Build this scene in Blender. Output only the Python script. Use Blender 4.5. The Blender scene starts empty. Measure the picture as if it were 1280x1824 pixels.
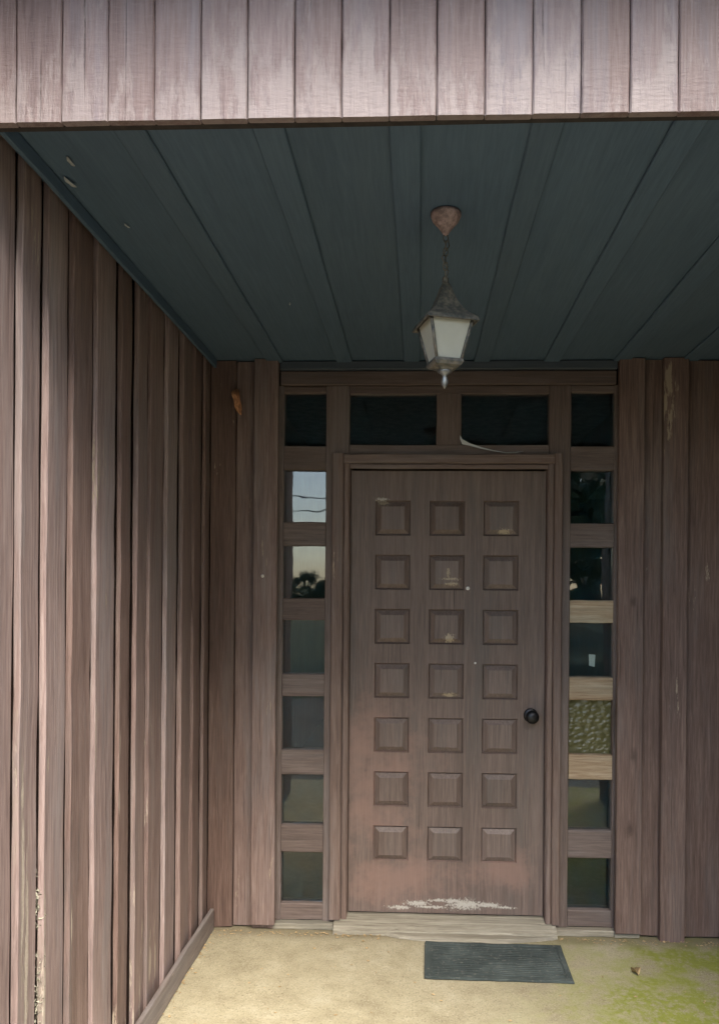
import bpy, bmesh, math, random
from mathutils import Vector, Matrix
random.seed(11)
S = bpy.context.scene
C = S.collection

# ------------------------------------------------------------------ camera
W_PX, H_PX = 1280.0, 1824.0
F_PX = 1378.0
cam_d = bpy.data.cameras.new('camera')
cam_d.sensor_fit = 'VERTICAL'
cam_d.sensor_height = 36.0
cam_d.lens = 36.0 * F_PX / H_PX
cam_d.shift_x = -50.0 / H_PX
cam_d.shift_y = 138.0 / H_PX
cam_d.clip_start = 0.05
cam_d.clip_end = 2000
cam = bpy.data.objects.new('camera', cam_d)
C.objects.link(cam)
cam.location = (0, -3.53, 1.55)
YAW, ROLL = math.radians(2.29), math.radians(0.45)
cam.rotation_euler = (Matrix.Rotation(YAW, 3, 'Z') @ Matrix.Rotation(math.pi / 2, 3, 'X')
                      @ Matrix.Rotation(ROLL, 3, 'Z')).to_euler()
S.camera = cam
S.render.resolution_x, S.render.resolution_y = 718, 1024

# ------------------------------------------------------------------ sky, sun, exposure
SUN_DIR = Vector((0.42, -1.0, 0.0)).normalized()   # veiled sun high behind the camera
SUN_EL = math.radians(50)
w = bpy.data.worlds.new('World')
S.world = w
w.use_nodes = True
wn = w.node_tree
bg = wn.nodes['Background']
sky = wn.nodes.new('ShaderNodeTexSky')
sky.sky_type = 'NISHITA'
sky.sun_disc = False
sky.sun_elevation = SUN_EL
sky.sun_rotation = math.atan2(SUN_DIR.x, SUN_DIR.y)
sky.air_density = 1.0
sky.dust_density = 1.5
hsv = wn.nodes.new('ShaderNodeHueSaturation')       # thin overcast: the whole sky paler
hsv.inputs['Saturation'].default_value = 0.95
wn.links.new(sky.outputs[0], hsv.inputs['Color'])
wn.links.new(hsv.outputs[0], bg.inputs[0])
bg.inputs[1].default_value = 0.065
sun_d = bpy.data.lights.new('sun', 'SUN')
sun_d.energy = 1.5
sun_d.angle = math.radians(42)
sun_d.color = (1.0, 0.93, 0.82)
sun = bpy.data.objects.new('sun', sun_d)
C.objects.link(sun)
sd = Vector((SUN_DIR.x * math.cos(SUN_EL), SUN_DIR.y * math.cos(SUN_EL), math.sin(SUN_EL)))
sun.rotation_euler = (-sd).to_track_quat('-Z', 'Y').to_euler()
sun.location = (7, -14, 14)
S.view_settings.view_transform = 'Standard'
S.view_settings.look = 'None'
S.view_settings.gamma = 1.0
S.view_settings.use_curve_mapping = False
S.view_settings.exposure = 3.25


# ------------------------------------------------------------------ material helpers
class NT:
    def __init__(s, name):
        s.m = bpy.data.materials.new(name)
        s.m.use_nodes = True
        s.t = s.m.node_tree
        s.b = s.t.nodes['Principled BSDF']
        s.out = s.t.nodes['Material Output']

    def n(s, typ, **kw):
        o = s.t.nodes.new('ShaderNode' + typ)
        for k, v in kw.items():
            setattr(o, k, v)
        return o

    def l(s, a, b):
        s.t.links.new(a, b)

    def put(s, v, sock):
        if hasattr(v, 'links') or hasattr(v, 'is_linked'):
            s.l(v, sock)
        elif isinstance(v, tuple) and len(v) == 3 and sock.type == 'RGBA':
            sock.default_value = (*v, 1)
        else:
            sock.default_value = v

    def math(s, op, a, b=0.0, c=None, clamp=False):
        o = s.n('Math', operation=op, use_clamp=clamp)
        s.put(a, o.inputs[0]); s.put(b, o.inputs[1])
        if c is not None:
            s.put(c, o.inputs[2])
        return o.outputs[0]

    def vmath(s, op, a, b):
        o = s.n('VectorMath', operation=op)
        s.put(a, o.inputs[0]); s.put(b, o.inputs[1])
        return o.outputs[0]

    def scale(s, v, sc):
        return s.vmath('MULTIPLY', v, sc)

    def noise(s, v, scale, detail=4, rough=0.55, dist=0.0):
        o = s.n('TexNoise')
        s.l(v, o.inputs['Vector'])
        o.inputs['Scale'].default_value = scale
        o.inputs['Detail'].default_value = detail
        o.inputs['Roughness'].default_value = rough
        o.inputs['Distortion'].default_value = dist
        return o.outputs[0]

    def ramp(s, f, stops):
        o = s.n('ValToRGB')
        e = o.color_ramp.elements
        while len(e) < len(stops):
            e.new(0.5)
        for i, (p, c) in enumerate(stops):
            e[i].position = p
            e[i].color = (*c, 1) if isinstance(c, tuple) else (c, c, c, 1)
        s.l(f, o.inputs[0])
        return o.outputs[0]

    def mix(s, f, a, b, mode='MIX'):
        o = s.n('Mix', data_type='RGBA', blend_type=mode)
        s.put(f, o.inputs[0]); s.put(a, o.inputs[6]); s.put(b, o.inputs[7])
        return o.outputs[2]

    def step(s, v, lo, hi):
        o = s.n('MapRange', interpolation_type='SMOOTHSTEP')
        s.put(v, o.inputs[0])
        o.inputs[1].default_value = lo
        o.inputs[2].default_value = hi
        return o.outputs[0]

    def coord(s, rnd=True):
        tc = s.n('TexCoord').outputs['Object']
        if not rnd:
            return tc, None
        r = s.n('ObjectInfo').outputs['Random']
        off = s.vmath('MULTIPLY', (13.0, 7.0, 17.0), s.n('CombineXYZ').outputs[0])
        cx = s.n('CombineXYZ')
        s.l(r, cx.inputs[0]); s.l(r, cx.inputs[1]); s.l(r, cx.inputs[2])
        return s.vmath('ADD', tc, s.scale(cx.outputs[0], (13.0, 7.0, 17.0))), r

    def bump(s, h, strength, dist=0.002):
        o = s.n('Bump')
        o.inputs['Strength'].default_value = strength
        o.inputs['Distance'].default_value = dist
        s.l(h, o.inputs['Height'])
        s.l(o.outputs[0], s.b.inputs['Normal'])

    def set(s, **kw):
        for k, v in kw.items():
            s.put(v, s.b.inputs[k.replace('_', ' ')])


def spots_mask(t, tc, spots, plane='xz', nscale=85.0, namp=1.5, soft=0.14, stretch=None):
    """worn patches of their own shape: union of noisy ellipses at given places"""
    sep = t.n('SeparateXYZ'); t.l(tc, sep.inputs[0])
    a = sep.outputs[0] if plane[0] == 'x' else sep.outputs[1]
    b = sep.outputs[2] if plane[1] == 'z' else sep.outputs[1]
    nz = t.math('MULTIPLY', t.math('SUBTRACT', t.noise(t.scale(tc, stretch) if stretch else tc, nscale, 5, 0.7), 0.5), namp * 2)
    total = None
    for (x, z, rx, rz) in spots:
        dx = t.math('DIVIDE', t.math('SUBTRACT', a, x), rx)
        dz = t.math('DIVIDE', t.math('SUBTRACT', b, z), rz)
        d = t.math('SQRT', t.math('ADD', t.math('MULTIPLY', dx, dx), t.math('MULTIPLY', dz, dz)))
        m = t.step(t.math('ADD', d, nz), 1.0, 1.0 - soft)
        total = m if total is None else t.math('MAXIMUM', total, m)
    return total


def wood(name, dark, mid, light, axis='z', rough=0.62, peel=0.0, bare=(0.42, 0.33, 0.24), bump=0.5,
         vary=0.35, gray=0.25, graycol=(0.17, 0.155, 0.15), spots=None, spotcol=(0.62, 0.55, 0.45),
         plane='xz', lowwear=None, saw=0.0, stain=None, cracks=0.7):
    t = NT(name)
    v, r = t.coord()
    tc = t.n('TexCoord').outputs['Object']
    st = {'z': (1, 1, 0.045), 'x': (0.045, 1, 1), 'y': (1, 0.045, 1)}[axis]
    sv = t.scale(v, st)
    g1 = t.noise(sv, 120, 6, 0.72, 0.5)
    g2 = t.noise(sv, 16, 4, 0.6, 1.6)
    bl = t.noise(v, 2.3, 4, 0.6)
    f = t.math('ADD', t.math('MULTIPLY', g1, 0.58), t.math('ADD', t.math('MULTIPLY', g2, 0.27), t.math('MULTIPLY', bl, 0.15)))
    col = t.ramp(f, [(0.36, dark), (0.5, mid), (0.64, light)])
    # weathered grey streaks
    gs = t.noise(t.scale(v, tuple(a if a == 1 else a * 2.2 for a in st)), 9, 5, 0.7, 0.4)
    col = t.mix(t.math('MULTIPLY', t.step(gs, 0.45, 0.72), gray * 2), col, graycol)
    # board to board tone
    rv = t.math('ADD', t.math('MULTIPLY', r, vary), 1.0 - vary / 2)
    rr = t.n('CombineXYZ')
    t.l(rv, rr.inputs[0])
    t.l(t.math('POWER', rv, 1.25), rr.inputs[1]); t.l(t.math('POWER', rv, 1.45), rr.inputs[2])
    col = t.mix(1.0, col, rr.outputs[0], 'MULTIPLY')
    h = t.math('ADD', t.math('MULTIPLY', g1, 0.6), t.math('MULTIPLY', g2, 0.5))
    # dark checks (cracks along the grain)
    ck = t.noise(t.scale(v, tuple(a if a == 1 else a * 0.35 for a in st)), 110, 2, 0.5)
    ckm = t.step(ck, 0.70, 0.76)
    col = t.mix(t.math('MULTIPLY', ckm, cracks), col, tuple(c * 0.35 for c in dark))
    h = t.math('SUBTRACT', h, t.math('MULTIPLY', ckm, cracks * 0.7))
    if saw:
        sa = {'z': (0.25, 0.25, 1), 'x': (1, .25, .25), 'y': (.25, 1, .25)}[axis]
        sw = t.noise(t.scale(v, sa), 120, 3, 0.6)
        h = t.math('ADD', h, t.math('MULTIPLY', sw, saw))
        col = t.mix(t.math('MULTIPLY', t.step(sw, 0.5, 0.75), 0.35 * saw), col, light)
    if stain:
        m = spots_mask(t, tc, stain[0], plane, 6.0, 1.3, 1.0)
        col = t.mix(t.math('MULTIPLY', m, stain[2]), col, stain[1])
    pm = None
    if peel:
        pn = t.noise(t.scale(v, tuple(a if a == 1 else 0.16 for a in st)), 21, 6, 0.72)
        pn2 = t.noise(v, 1.7, 3, 0.5)
        pm = t.step(t.math('ADD', t.math('MULTIPLY', pn, 0.7), t.math('MULTIPLY', pn2, 0.45)), 0.735 - peel, 0.765 - peel)
    if lowwear:
        sep = t.n('SeparateXYZ'); t.l(tc, sep.inputs[0])
        zz = sep.outputs[2]
        q = t.math('ADD', t.math('MULTIPLY', t.noise(t.scale(v, (1, 1, 0.22)), 30, 6, 0.75), 0.9), t.math('ADD', t.math('MULTIPLY', r, 0.12),
                   t.math('MULTIPLY', t.step(zz, lowwear[1], lowwear[0]), 0.17)))
        lm = t.math('MULTIPLY', t.step(q, lowwear[2] - 0.06, lowwear[2] + 0.10), 0.8)
        pm = lm if pm is None else t.math('MAXIMUM', pm, lm)
    if pm is not None:
        bc = t.mix(g1, tuple(c * 0.7 for c in bare), bare)
        col = t.mix(pm, col, bc)
        h = t.math('SUBTRACT', h, t.math('MULTIPLY', pm, 0.35))
    if spots:
        m = spots_mask(t, tc, spots, plane, 85.0 if plane == 'yz' else 120.0, 1.5 if plane == 'yz' else 2.3, stretch=(1, 1, 0.12) if plane == 'yz' else None, soft=0.5 if plane == 'yz' else 0.3)
        big = [(a_, b_, c_ * 1.5, d_ * 1.6) for (a_, b_, c_, d_) in spots]
        m2 = spots_mask(t, tc, big, plane, 60.0, 1.4, soft=0.9, stretch=(1, 1, 0.3) if plane == 'yz' else None)
        col = t.mix(t.math('MULTIPLY', m2, 0.7), col, tuple(c * 0.55 for c in spotcol))
        col = t.mix(m, col, t.mix(t.noise(tc, 160, 4, 0.7), tuple(c * 0.55 for c in spotcol), tuple(c * 1.25 for c in spotcol)))
        h = t.math('SUBTRACT', h, t.math('MULTIPLY', m, 0.5))
    t.set(Base_Color=col, Roughness=t.math('ADD', t.math('MULTIPLY', g2, 0.3), rough - 0.15))
    t.b.inputs['Specular IOR Level'].default_value = 0.35
    t.bump(h, bump, 0.004)
    return t.m


def plain(name, col, rough=0.6, metal=0.0, nscale=30, namp=0.3, bump=0.15, tint=None):
    t = NT(name)
    v, r = t.coord()
    n = t.noise(v, nscale, 5, 0.65)
    c = t.mix(t.step(n, 0.35, 0.7), tuple(x * (1 - namp) for x in col), tint or tuple(min(1, x * (1 + namp)) for x in col))
    t.set(Base_Color=c, Roughness=rough, Metallic=metal)
    t.bump(n, bump, 0.002)
    return t.m


M = {}
BR = dict(dark=(0.082, 0.053, 0.045), mid=(0.155, 0.103, 0.086), light=(0.240, 0.172, 0.146))
M['board'] = wood('brown_board', **BR, axis='z', peel=0.03, vary=0.55, bare=(0.34, 0.27, 0.20))
WS = [(-1.705, 0.85, 0.012, 0.30), (-1.675, 0.60, 0.014, 0.30), (-1.740, 1.05, 0.008, 0.22), (-1.600, 0.52, 0.010, 0.14), (-1.60, 0.72, 0.005, 0.08),
      (-1.108, 1.25, 0.004, 0.05), (-1.104, 1.05, 0.005, 0.04), (-1.106, 0.86, 0.007, 0.04), (-1.29, 1.1, 0.003, 0.10), (-1.44, 0.62, 0.004, 0.06)]
BL0 = dict(dark=(0.098, 0.065, 0.057), mid=(0.200, 0.138, 0.120), light=(0.300, 0.224, 0.197))
M['board_worn'] = wood('brown_board_worn', **BL0, axis='z', peel=0.035, bare=(0.36, 0.29, 0.22), bump=0.8, vary=0.5, spots=WS, spotcol=(0.42, 0.35, 0.28), plane='yz')
BL = dict(dark=(0.098, 0.065, 0.057), mid=(0.200, 0.138, 0.120), light=(0.300, 0.224, 0.197))
M['board_left'] = wood('rosy_brown_board', **BL, axis='z', peel=0.03, bare=(0.38, 0.31, 0.25), vary=0.5, gray=0.3, graycol=(0.20, 0.175, 0.165))
M['board_knot'] = wood('brown_board_knots', **BR, axis='z', peel=0.02, vary=0.3, bare=(0.34, 0.27, 0.20),
                       stain=([(0.955, 0.82, 0.022, 0.05), (0.945, 0.50, 0.026, 0.06), (0.95, 1.5, 0.02, 0.04)], (0.055, 0.034, 0.028), 0.75))
M['frame_v'] = wood('frame_upright', (0.070, 0.051, 0.044), (0.120, 0.087, 0.074), (0.175, 0.134, 0.115), axis='z', peel=0.0, gray=0.2, vary=0.2)
M['frame_h'] = wood('frame_rail', (0.070, 0.051, 0.044), (0.120, 0.087, 0.074), (0.175, 0.134, 0.115), axis='x', peel=0.0, gray=0.2, vary=0.2)
M['casing_v'] = wood('casing_upright', (0.085, 0.058, 0.048), (0.145, 0.098, 0.080), (0.21, 0.155, 0.13), axis='z', peel=0.02, gray=0.2, vary=0.15)
M['casing_h'] = wood('casing_head', (0.085, 0.058, 0.048), (0.145, 0.098, 0.080), (0.21, 0.155, 0.13), axis='x', peel=0.0, gray=0.2, vary=0.15)
M['bare_h'] = wood('bare_rail', (0.17, 0.105, 0.06), (0.33, 0.24, 0.15), (0.50, 0.42, 0.31), axis='x', gray=0.35, graycol=(0.29, 0.27, 0.20), vary=0.25)
M['sill'] = wood('weathered_sill', (0.13, 0.11, 0.082), (0.235, 0.21, 0.16), (0.36, 0.33, 0.265), axis='x', gray=0.4, graycol=(0.17, 0.16, 0.13), vary=0.1, bump=0.9)
M['baseboard'] = wood('baseboard_wood', (0.085, 0.066, 0.058), (0.15, 0.118, 0.104), (0.24, 0.20, 0.175), axis='y', gray=0.3, peel=0.06, bare=(0.32, 0.27, 0.22))
M['ceil'] = wood('haze_blue_ceiling', (0.062, 0.100, 0.140), (0.077, 0.121, 0.168), (0.095, 0.145, 0.195), axis='y', gray=0.15, graycol=(0.09, 0.135, 0.175), vary=0.10, bump=0.12, cracks=0.05)  # bluish glare haze is put into this base colour, not a slate paint
M['head'] = wood('haze_blue_header', (0.040, 0.052, 0.066), (0.056, 0.070, 0.085), (0.075, 0.090, 0.105), axis='x', gray=0.15, graycol=(0.06, 0.07, 0.078), vary=0.1, bump=0.4)  # same bluish haze coloured into the upper header board
M['fascia'] = wood('fascia_wood', (0.112, 0.073, 0.068), (0.172, 0.119, 0.111), (0.240, 0.182, 0.172), axis='z', rough=0.5, peel=0.015,
                   bare=(0.29, 0.235, 0.222), gray=0.3, graycol=(0.18, 0.165, 0.185), vary=0.2, lowwear=(2.50, 2.72, 0.62), saw=0.6, bump=0.6)
door_spots = [(0.225, 0.105, 0.075, 0.022), (0.165, 0.118, 0.03, 0.012), (0.10, 0.122, 0.04, 0.008), (0.0, 0.105, 0.05, 0.012), (0.33, 0.105, 0.06, 0.010),
              (0.07, 0.09, 0.07, 0.006), (-0.08, 0.085, 0.05, 0.008), (0.40, 0.095, 0.05, 0.006),
              (-0.175, 1.965, 0.028, 0.008)]
M['door'] = wood('door_paint', (0.092, 0.066, 0.055), (0.140, 0.101, 0.085), (0.195, 0.146, 0.124), axis='z', rough=0.55, gray=0.3,
                 graycol=(0.10, 0.088, 0.080), vary=0.0, bump=0.25, spots=door_spots, spotcol=(0.43, 0.40, 0.35),
                 stain=([(-0.1, 0.22, 0.35, 0.16), (0.42, 0.26, 0.22, 0.14), (-0.2, 0.7, 0.3, 0.5)], (0.25, 0.155, 0.125), 0.65))
pan_spots = [(0.39, 1.818, 0.03, 0.014), (0.145, 1.600, 0.04, 0.006), (0.150, 1.578, 0.025, 0.007), (0.143, 1.327, 0.022, 0.02),
             (0.145, 1.065, 0.028, 0.014), (-0.165, 1.95, 0.03, 0.012), (0.135, 1.63, 0.008, 0.02)]
M['panel'] = wood('door_panel_paint', (0.095, 0.069, 0.058), (0.145, 0.106, 0.090), (0.200, 0.152, 0.130), axis='z', rough=0.5, gray=0.3,
                  graycol=(0.10, 0.088, 0.080), vary=0.15, bump=0.25, spots=pan_spots, spotcol=(0.40, 0.33, 0.24))
M['iron'] = plain('black_iron', (0.018, 0.018, 0.02), 0.38, 0.6, 40, 0.3, 0.1)
M['lantern_metal'] = plain('weathered_lantern_metal', (0.10, 0.105, 0.10), 0.55, 0.2, 60, 0.4, 0.25, tint=(0.20, 0.175, 0.14))
M['rust'] = plain('rusted_canopy', (0.34, 0.245, 0.225), 0.7, 0.1, 70, 0.4, 0.3)
M['galv'] = plain('dull_grey_metal', (0.25, 0.25, 0.24), 0.45, 0.7, 60, 0.3, 0.1)
M['galv_flake'] = plain('pale_grey_flake', (0.36, 0.38, 0.38), 0.7, 0, 60, 0.2, 0.1)
M['white'] = plain('chalky_white', (0.72, 0.70, 0.66), 0.6, 0, 60, 0.12, 0.1)
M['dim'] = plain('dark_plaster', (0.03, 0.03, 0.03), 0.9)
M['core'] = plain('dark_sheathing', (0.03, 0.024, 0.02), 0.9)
M['roof'] = plain('grey_shingle', (0.09, 0.085, 0.08), 0.9, 0, 12, 0.4, 0.5)
M['silk'] = NT('spider_silk').m
_b = M['silk'].node_tree.nodes['Principled BSDF']
_b.inputs['Base Color'].default_value = (0.75, 0.75, 0.72, 1)
_b.inputs['Roughness'].default_value = 0.8
_b.inputs['Alpha'].default_value = 0.75
M['leaf_dry'] = plain('dry_leaf_tan', (0.34, 0.24, 0.12), 0.75, 0, 50, 0.35, 0.3)
M['leaf_rust'] = plain('curled_leaf_rust', (0.36, 0.17, 0.08), 0.75, 0, 50, 0.4, 0.3)
M['bark'] = plain('bark', (0.10, 0.08, 0.06), 0.95, 0, 14, 0.4, 0.8)


def glass():
    t = NT('window_glass')
    fr = t.n('Fresnel'); fr.inputs[0].default_value = 1.5
    v, r = t.coord()
    bp = t.n('Bump'); bp.inputs['Strength'].default_value = 0.05; bp.inputs['Distance'].default_value = 0.01
    t.l(t.noise(v, 5.0, 2, 0.4), bp.inputs['Height'])
    gl = t.n('BsdfGlossy'); gl.inputs['Roughness'].default_value = 0.012
    t.l(bp.outputs[0], gl.inputs['Normal']); t.l(bp.outputs[0], fr.inputs['Normal'])
    tr = t.n('BsdfTransparent'); tr.inputs[0].default_value = (0.86, 0.9, 0.88, 1)
    mx = t.n('MixShader')
    t.l(t.math('MULTIPLY', fr.outputs[0], 1.35, clamp=True), mx.inputs[0])
    t.l(tr.outputs[0], mx.inputs[1]); t.l(gl.outputs[0], mx.inputs[2])
    df = t.n('BsdfDiffuse'); df.inputs[0].default_value = (0.06, 0.24, 0.34, 1)  # teal diffuse layer lifts the dark panes, imitating bluish haze over them
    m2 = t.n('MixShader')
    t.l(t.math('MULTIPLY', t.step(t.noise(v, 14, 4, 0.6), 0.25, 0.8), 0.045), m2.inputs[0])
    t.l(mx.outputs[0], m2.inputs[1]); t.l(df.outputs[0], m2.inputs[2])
    t.l(m2.outputs[0], t.out.inputs[0])
    return t.m


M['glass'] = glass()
t = NT('hammered_glass_grass_tint')
v, r = t.coord()
n = t.noise(v, 9, 3)
t.set(Base_Color=t.mix(n, (0.050, 0.050, 0.018), (0.120, 0.110, 0.048)), Roughness=0.33)  # olive of the reflected grass is put into the base colour
t.b.inputs['Specular IOR Level'].default_value = 0.45
M['hammered'] = t.m
t = NT('frosted_cream_glass')
v, r = t.coord()
n = t.noise(v, 25, 4)
t.set(Base_Color=t.mix(n, (0.56, 0.55, 0.47), (0.72, 0.71, 0.62)), Roughness=0.6)
t.b.inputs['Transmission Weight'].default_value = 0.45
t.b.inputs['IOR'].default_value = 1.2
M['frost'] = t.m
t = NT('bulb_glass')
t.set(Base_Color=(0.85, 0.82, 0.72), Roughness=0.3)
t.b.inputs['Emission Color'].default_value = (1.0, 0.86, 0.60, 1)
t.b.inputs['Emission Strength'].default_value = 0.0
M['bulb'] = t.m

# concrete slab with moss stain
t = NT('porch_concrete')
tc = t.n('TexCoord').outputs['Object']
n1 = t.noise(tc, 1.7, 5, 0.6); n2 = t.noise(tc, 55, 4, 0.7); n3 = t.noise(tc, 9, 5, 0.65); n4 = t.noise(tc, 150, 4, 0.75)
col = t.ramp(t.math('ADD', t.math('MULTIPLY', n1, 0.45), t.math('MULTIPLY', n3, 0.55)),
             [(0.33, (0.22, 0.185, 0.112)), (0.5, (0.315, 0.275, 0.175)), (0.68, (0.39, 0.35, 0.245))])
col = t.mix(t.math('MULTIPLY', t.step(n2, 0.5, 0.72), 0.5), col, (0.17, 0.14, 0.08))
col = t.mix(t.math('MULTIPLY', t.step(n4, 0.55, 0.68), 0.7), col, (0.46, 0.42, 0.32))
col = t.mix(t.math('MULTIPLY', t.step(n4, 0.45, 0.34), 0.7), col, (0.10, 0.08, 0.05))
mm = spots_mask(t, tc, [(1.05, -0.75, 0.62, 0.50), (0.65, -1.05, 0.55, 0.42), (1.2, -0.22, 0.35, 0.16)], 'xy', 5.0, 0.7, 0.75)
mfine = t.step(t.noise(tc, 34, 5, 0.75), 0.36, 0.6)
sep = t.n('SeparateXYZ'); t.l(tc, sep.inputs[0])
wide = t.math('MULTIPLY', t.step(sep.outputs[0], 0.1, 1.1), t.step(n3, 0.35, 0.65))
mmix = t.math('ADD', t.math('MULTIPLY', t.math('MULTIPLY', mm, mfine), 0.95), t.math('MULTIPLY', wide, 0.75), clamp=True)
col = t.mix(mmix, col, t.mix(n2, (0.13, 0.150, 0.018), (0.27, 0.28, 0.05)))
# noisy darker brown band where the slab meets the wall
wall_band = t.math('MULTIPLY', t.step(t.math('ADD', sep.outputs[1], t.math('MULTIPLY', t.math('SUBTRACT', n3, 0.5), 0.16)), -0.15, -0.05), 0.6)
col = t.mix(wall_band, col, (0.13, 0.105, 0.06))
t.set(Base_Color=col, Roughness=0.9)
t.bump(t.math('ADD', t.math('MULTIPLY', n2, 0.6), t.math('MULTIPLY', n4, 0.6)), 0.7, 0.004)
M['concrete'] = t.m


def ground_mat(name, a, b, scale, bump):
    t = NT(name)
    tc = t.n('TexCoord').outputs['Object']
    n1 = t.noise(tc, scale, 6, 0.7); n2 = t.noise(tc, scale * 0.08, 4, 0.6)
    t.set(Base_Color=t.mix(t.math('ADD', t.math('MULTIPLY', n1, 0.6), t.math('MULTIPLY', n2, 0.4)), a, b), Roughness=0.95)
    t.bump(n1, bump, 0.02)
    return t.m


M['grass'] = ground_mat('lawn_grass', (0.014, 0.022, 0.008), (0.055, 0.07, 0.026), 9, 0.8)
M['gravel'] = ground_mat('tan_gravel', (0.09, 0.08, 0.065), (0.20, 0.18, 0.15), 40, 0.8)
t = NT('tree_leaves')
v, r = t.coord()
t.set(Base_Color=t.mix(t.noise(v, 1.2, 4), (0.018, 0.035, 0.010), (0.075, 0.11, 0.03)), Roughness=0.6)
M['leaves'] = t.m
t = NT('rubber_mat')
v, r = t.coord(False)
n = t.noise(v, 60, 5, 0.7); n2 = t.noise(v, 6, 4, 0.6)
c = t.mix(t.step(n2, 0.4, 0.7), (0.030, 0.040, 0.038), (0.060, 0.075, 0.070))
c = t.mix(t.math('MULTIPLY', t.step(n, 0.52, 0.7), 0.6), c, (0.14, 0.14, 0.115))
t.set(Base_Color=c, Roughness=0.85)
t.bump(n, 0.5, 0.003)
M['mat'] = t.m


# ------------------------------------------------------------------ mesh helpers
def link(name, me, mat, parent=None, loc=(0, 0, 0)):
    o = bpy.data.objects.new(name, me)
    C.objects.link(o)
    if mat is not None:
        me.materials.append(M[mat] if isinstance(mat, str) else mat)
    o.location = loc
    if parent is not None:
        o.parent = parent
    return o


def mesh(name, verts, faces, smooth=False):
    me = bpy.data.meshes.new(name)
    me.from_pydata([tuple(v) for v in verts], [], faces)
    bm = bmesh.new(); bm.from_mesh(me)
    bmesh.ops.recalc_face_normals(bm, faces=bm.faces)
    bm.to_mesh(me); bm.free()
    if smooth:
        for p in me.polygons:
            p.use_smooth = True
    me.update()
    return me


def thing(name, label, cat, group=None, loc=(0, 0, 0)):
    o = bpy.data.objects.new(name, None)
    C.objects.link(o)
    o.location = loc
    o['label'] = label; o['category'] = cat
    if group:
        o['group'] = group
    return o


def tag(o, label, cat, group=None, kind=None):
    if label: o['label'] = label
    if cat: o['category'] = cat
    if group: o['group'] = group
    if kind: o['kind'] = kind
    return o


def plank_mesh(name, lo, hi, axis='z', ch=0.003, n=7, jit=0.0012, rag=0.0):
    """chamfered timber swept along an axis with slight waviness; rag = uneven ends"""
    ai = 'xyz'.index(axis)
    bi, ci = [(1, 2), (2, 0), (0, 1)][ai]
    b0, b1, c0, c1 = lo[bi], hi[bi], lo[ci], hi[ci]
    ch = min(ch, (b1 - b0) * 0.3, (c1 - c0) * 0.3)
    prof = [(b0 + ch, c0), (b1 - ch, c0), (b1, c0 + ch), (b1, c1 - ch), (b1 - ch, c1), (b0 + ch, c1), (b0, c1 - ch), (b0, c0 + ch)]
    vs, fs = [], []
    for i in range(n + 1):
        a = lo[ai] + (hi[ai] - lo[ai]) * i / n
        jb0, jb1, jc = (random.uniform(-jit, jit) for _ in range(3))
        for (b, c) in prof:
            p = [0, 0, 0]
            p[ai] = a + (random.uniform(-rag, rag) if i in (0, n) else 0)
            p[bi] = b + (jb0 if b < (b0 + b1) / 2 else jb1)
            p[ci] = c + jc
            vs.append(p)
    for i in range(n):
        for k in range(8):
            fs.append((i * 8 + k, i * 8 + (k + 1) % 8, (i + 1) * 8 + (k + 1) % 8, (i + 1) * 8 + k))
    fs.append(tuple(range(8))); fs.append(tuple(n * 8 + k for k in range(8)))
    return mesh(name, vs, fs)


def plank(name, parent, mat, x0, x1, y0, y1, z0, z1, axis='z', **kw):
    return link(name, plank_mesh(name, (x0, y0, z0), (x1, y1, z1), axis, **kw), mat, parent)


def box(name, parent, mat, x0, x1, y0, y1, z0, z1):
    vs = [(x, y, z) for z in (z0, z1) for y in (y0, y1) for x in (x0, x1)]
    fs = [(0, 2, 3, 1), (4, 5, 7, 6), (0, 1, 5, 4), (2, 6, 7, 3), (0, 4, 6, 2), (1, 3, 7, 5)]
    return link(name, mesh(name, vs, fs), mat, parent)


def lathe_mesh(name, prof, n=20, center=(0, 0, 0), axis='z', smooth=True):
    vs, fs = [], []
    for (r, h) in prof:
        for k in range(n):
            a = 2 * math.pi * k / n
            p = (r * math.cos(a), r * math.sin(a), h)
            if axis == 'y':
                p = (p[0], -p[2], p[1])
            vs.append((p[0] + center[0], p[1] + center[1], p[2] + center[2]))
    for i in range(len(prof) - 1):
        for k in range(n):
            fs.append((i * n + k, i * n + (k + 1) % n, (i + 1) * n + (k + 1) % n, (i + 1) * n + k))
    fs.append(tuple(range(n))); fs.append(tuple((len(prof) - 1) * n + k for k in range(n)))
    return mesh(name, vs, fs, smooth)


def tube_mesh(name, pts, rad, n=6):
    vs, fs = [], []
    pts = [Vector(p) for p in pts]
    for i, p in enumerate(pts):
        d = (pts[min(i + 1, len(pts) - 1)] - pts[max(i - 1, 0)]).normalized()
        u = d.cross(Vector((0.13, 0.31, 0.94))).normalized(); q = d.cross(u)
        rr = rad[i] if isinstance(rad, (list, tuple)) else rad
        for k in range(n):
            a = 2 * math.pi * k / n
            vs.append(p + (u * math.cos(a) + q * math.sin(a)) * rr)
    for i in range(len(pts) - 1):
        for k in range(n):
            fs.append((i * n + k, i * n + (k + 1) % n, (i + 1) * n + (k + 1) % n, (i + 1) * n + k))
    fs.append(tuple(range(n))); fs.append(tuple((len(pts) - 1) * n + k for k in range(n)))
    return mesh(name, vs, fs, True)


# ------------------------------------------------------------------ setting
XL, XR = -0.975, 1.405          # inner faces of the side walls
CEIL = 2.59
YF = -1.95                      # fascia plane
WEND = -2.28                    # front end of the side walls


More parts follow.
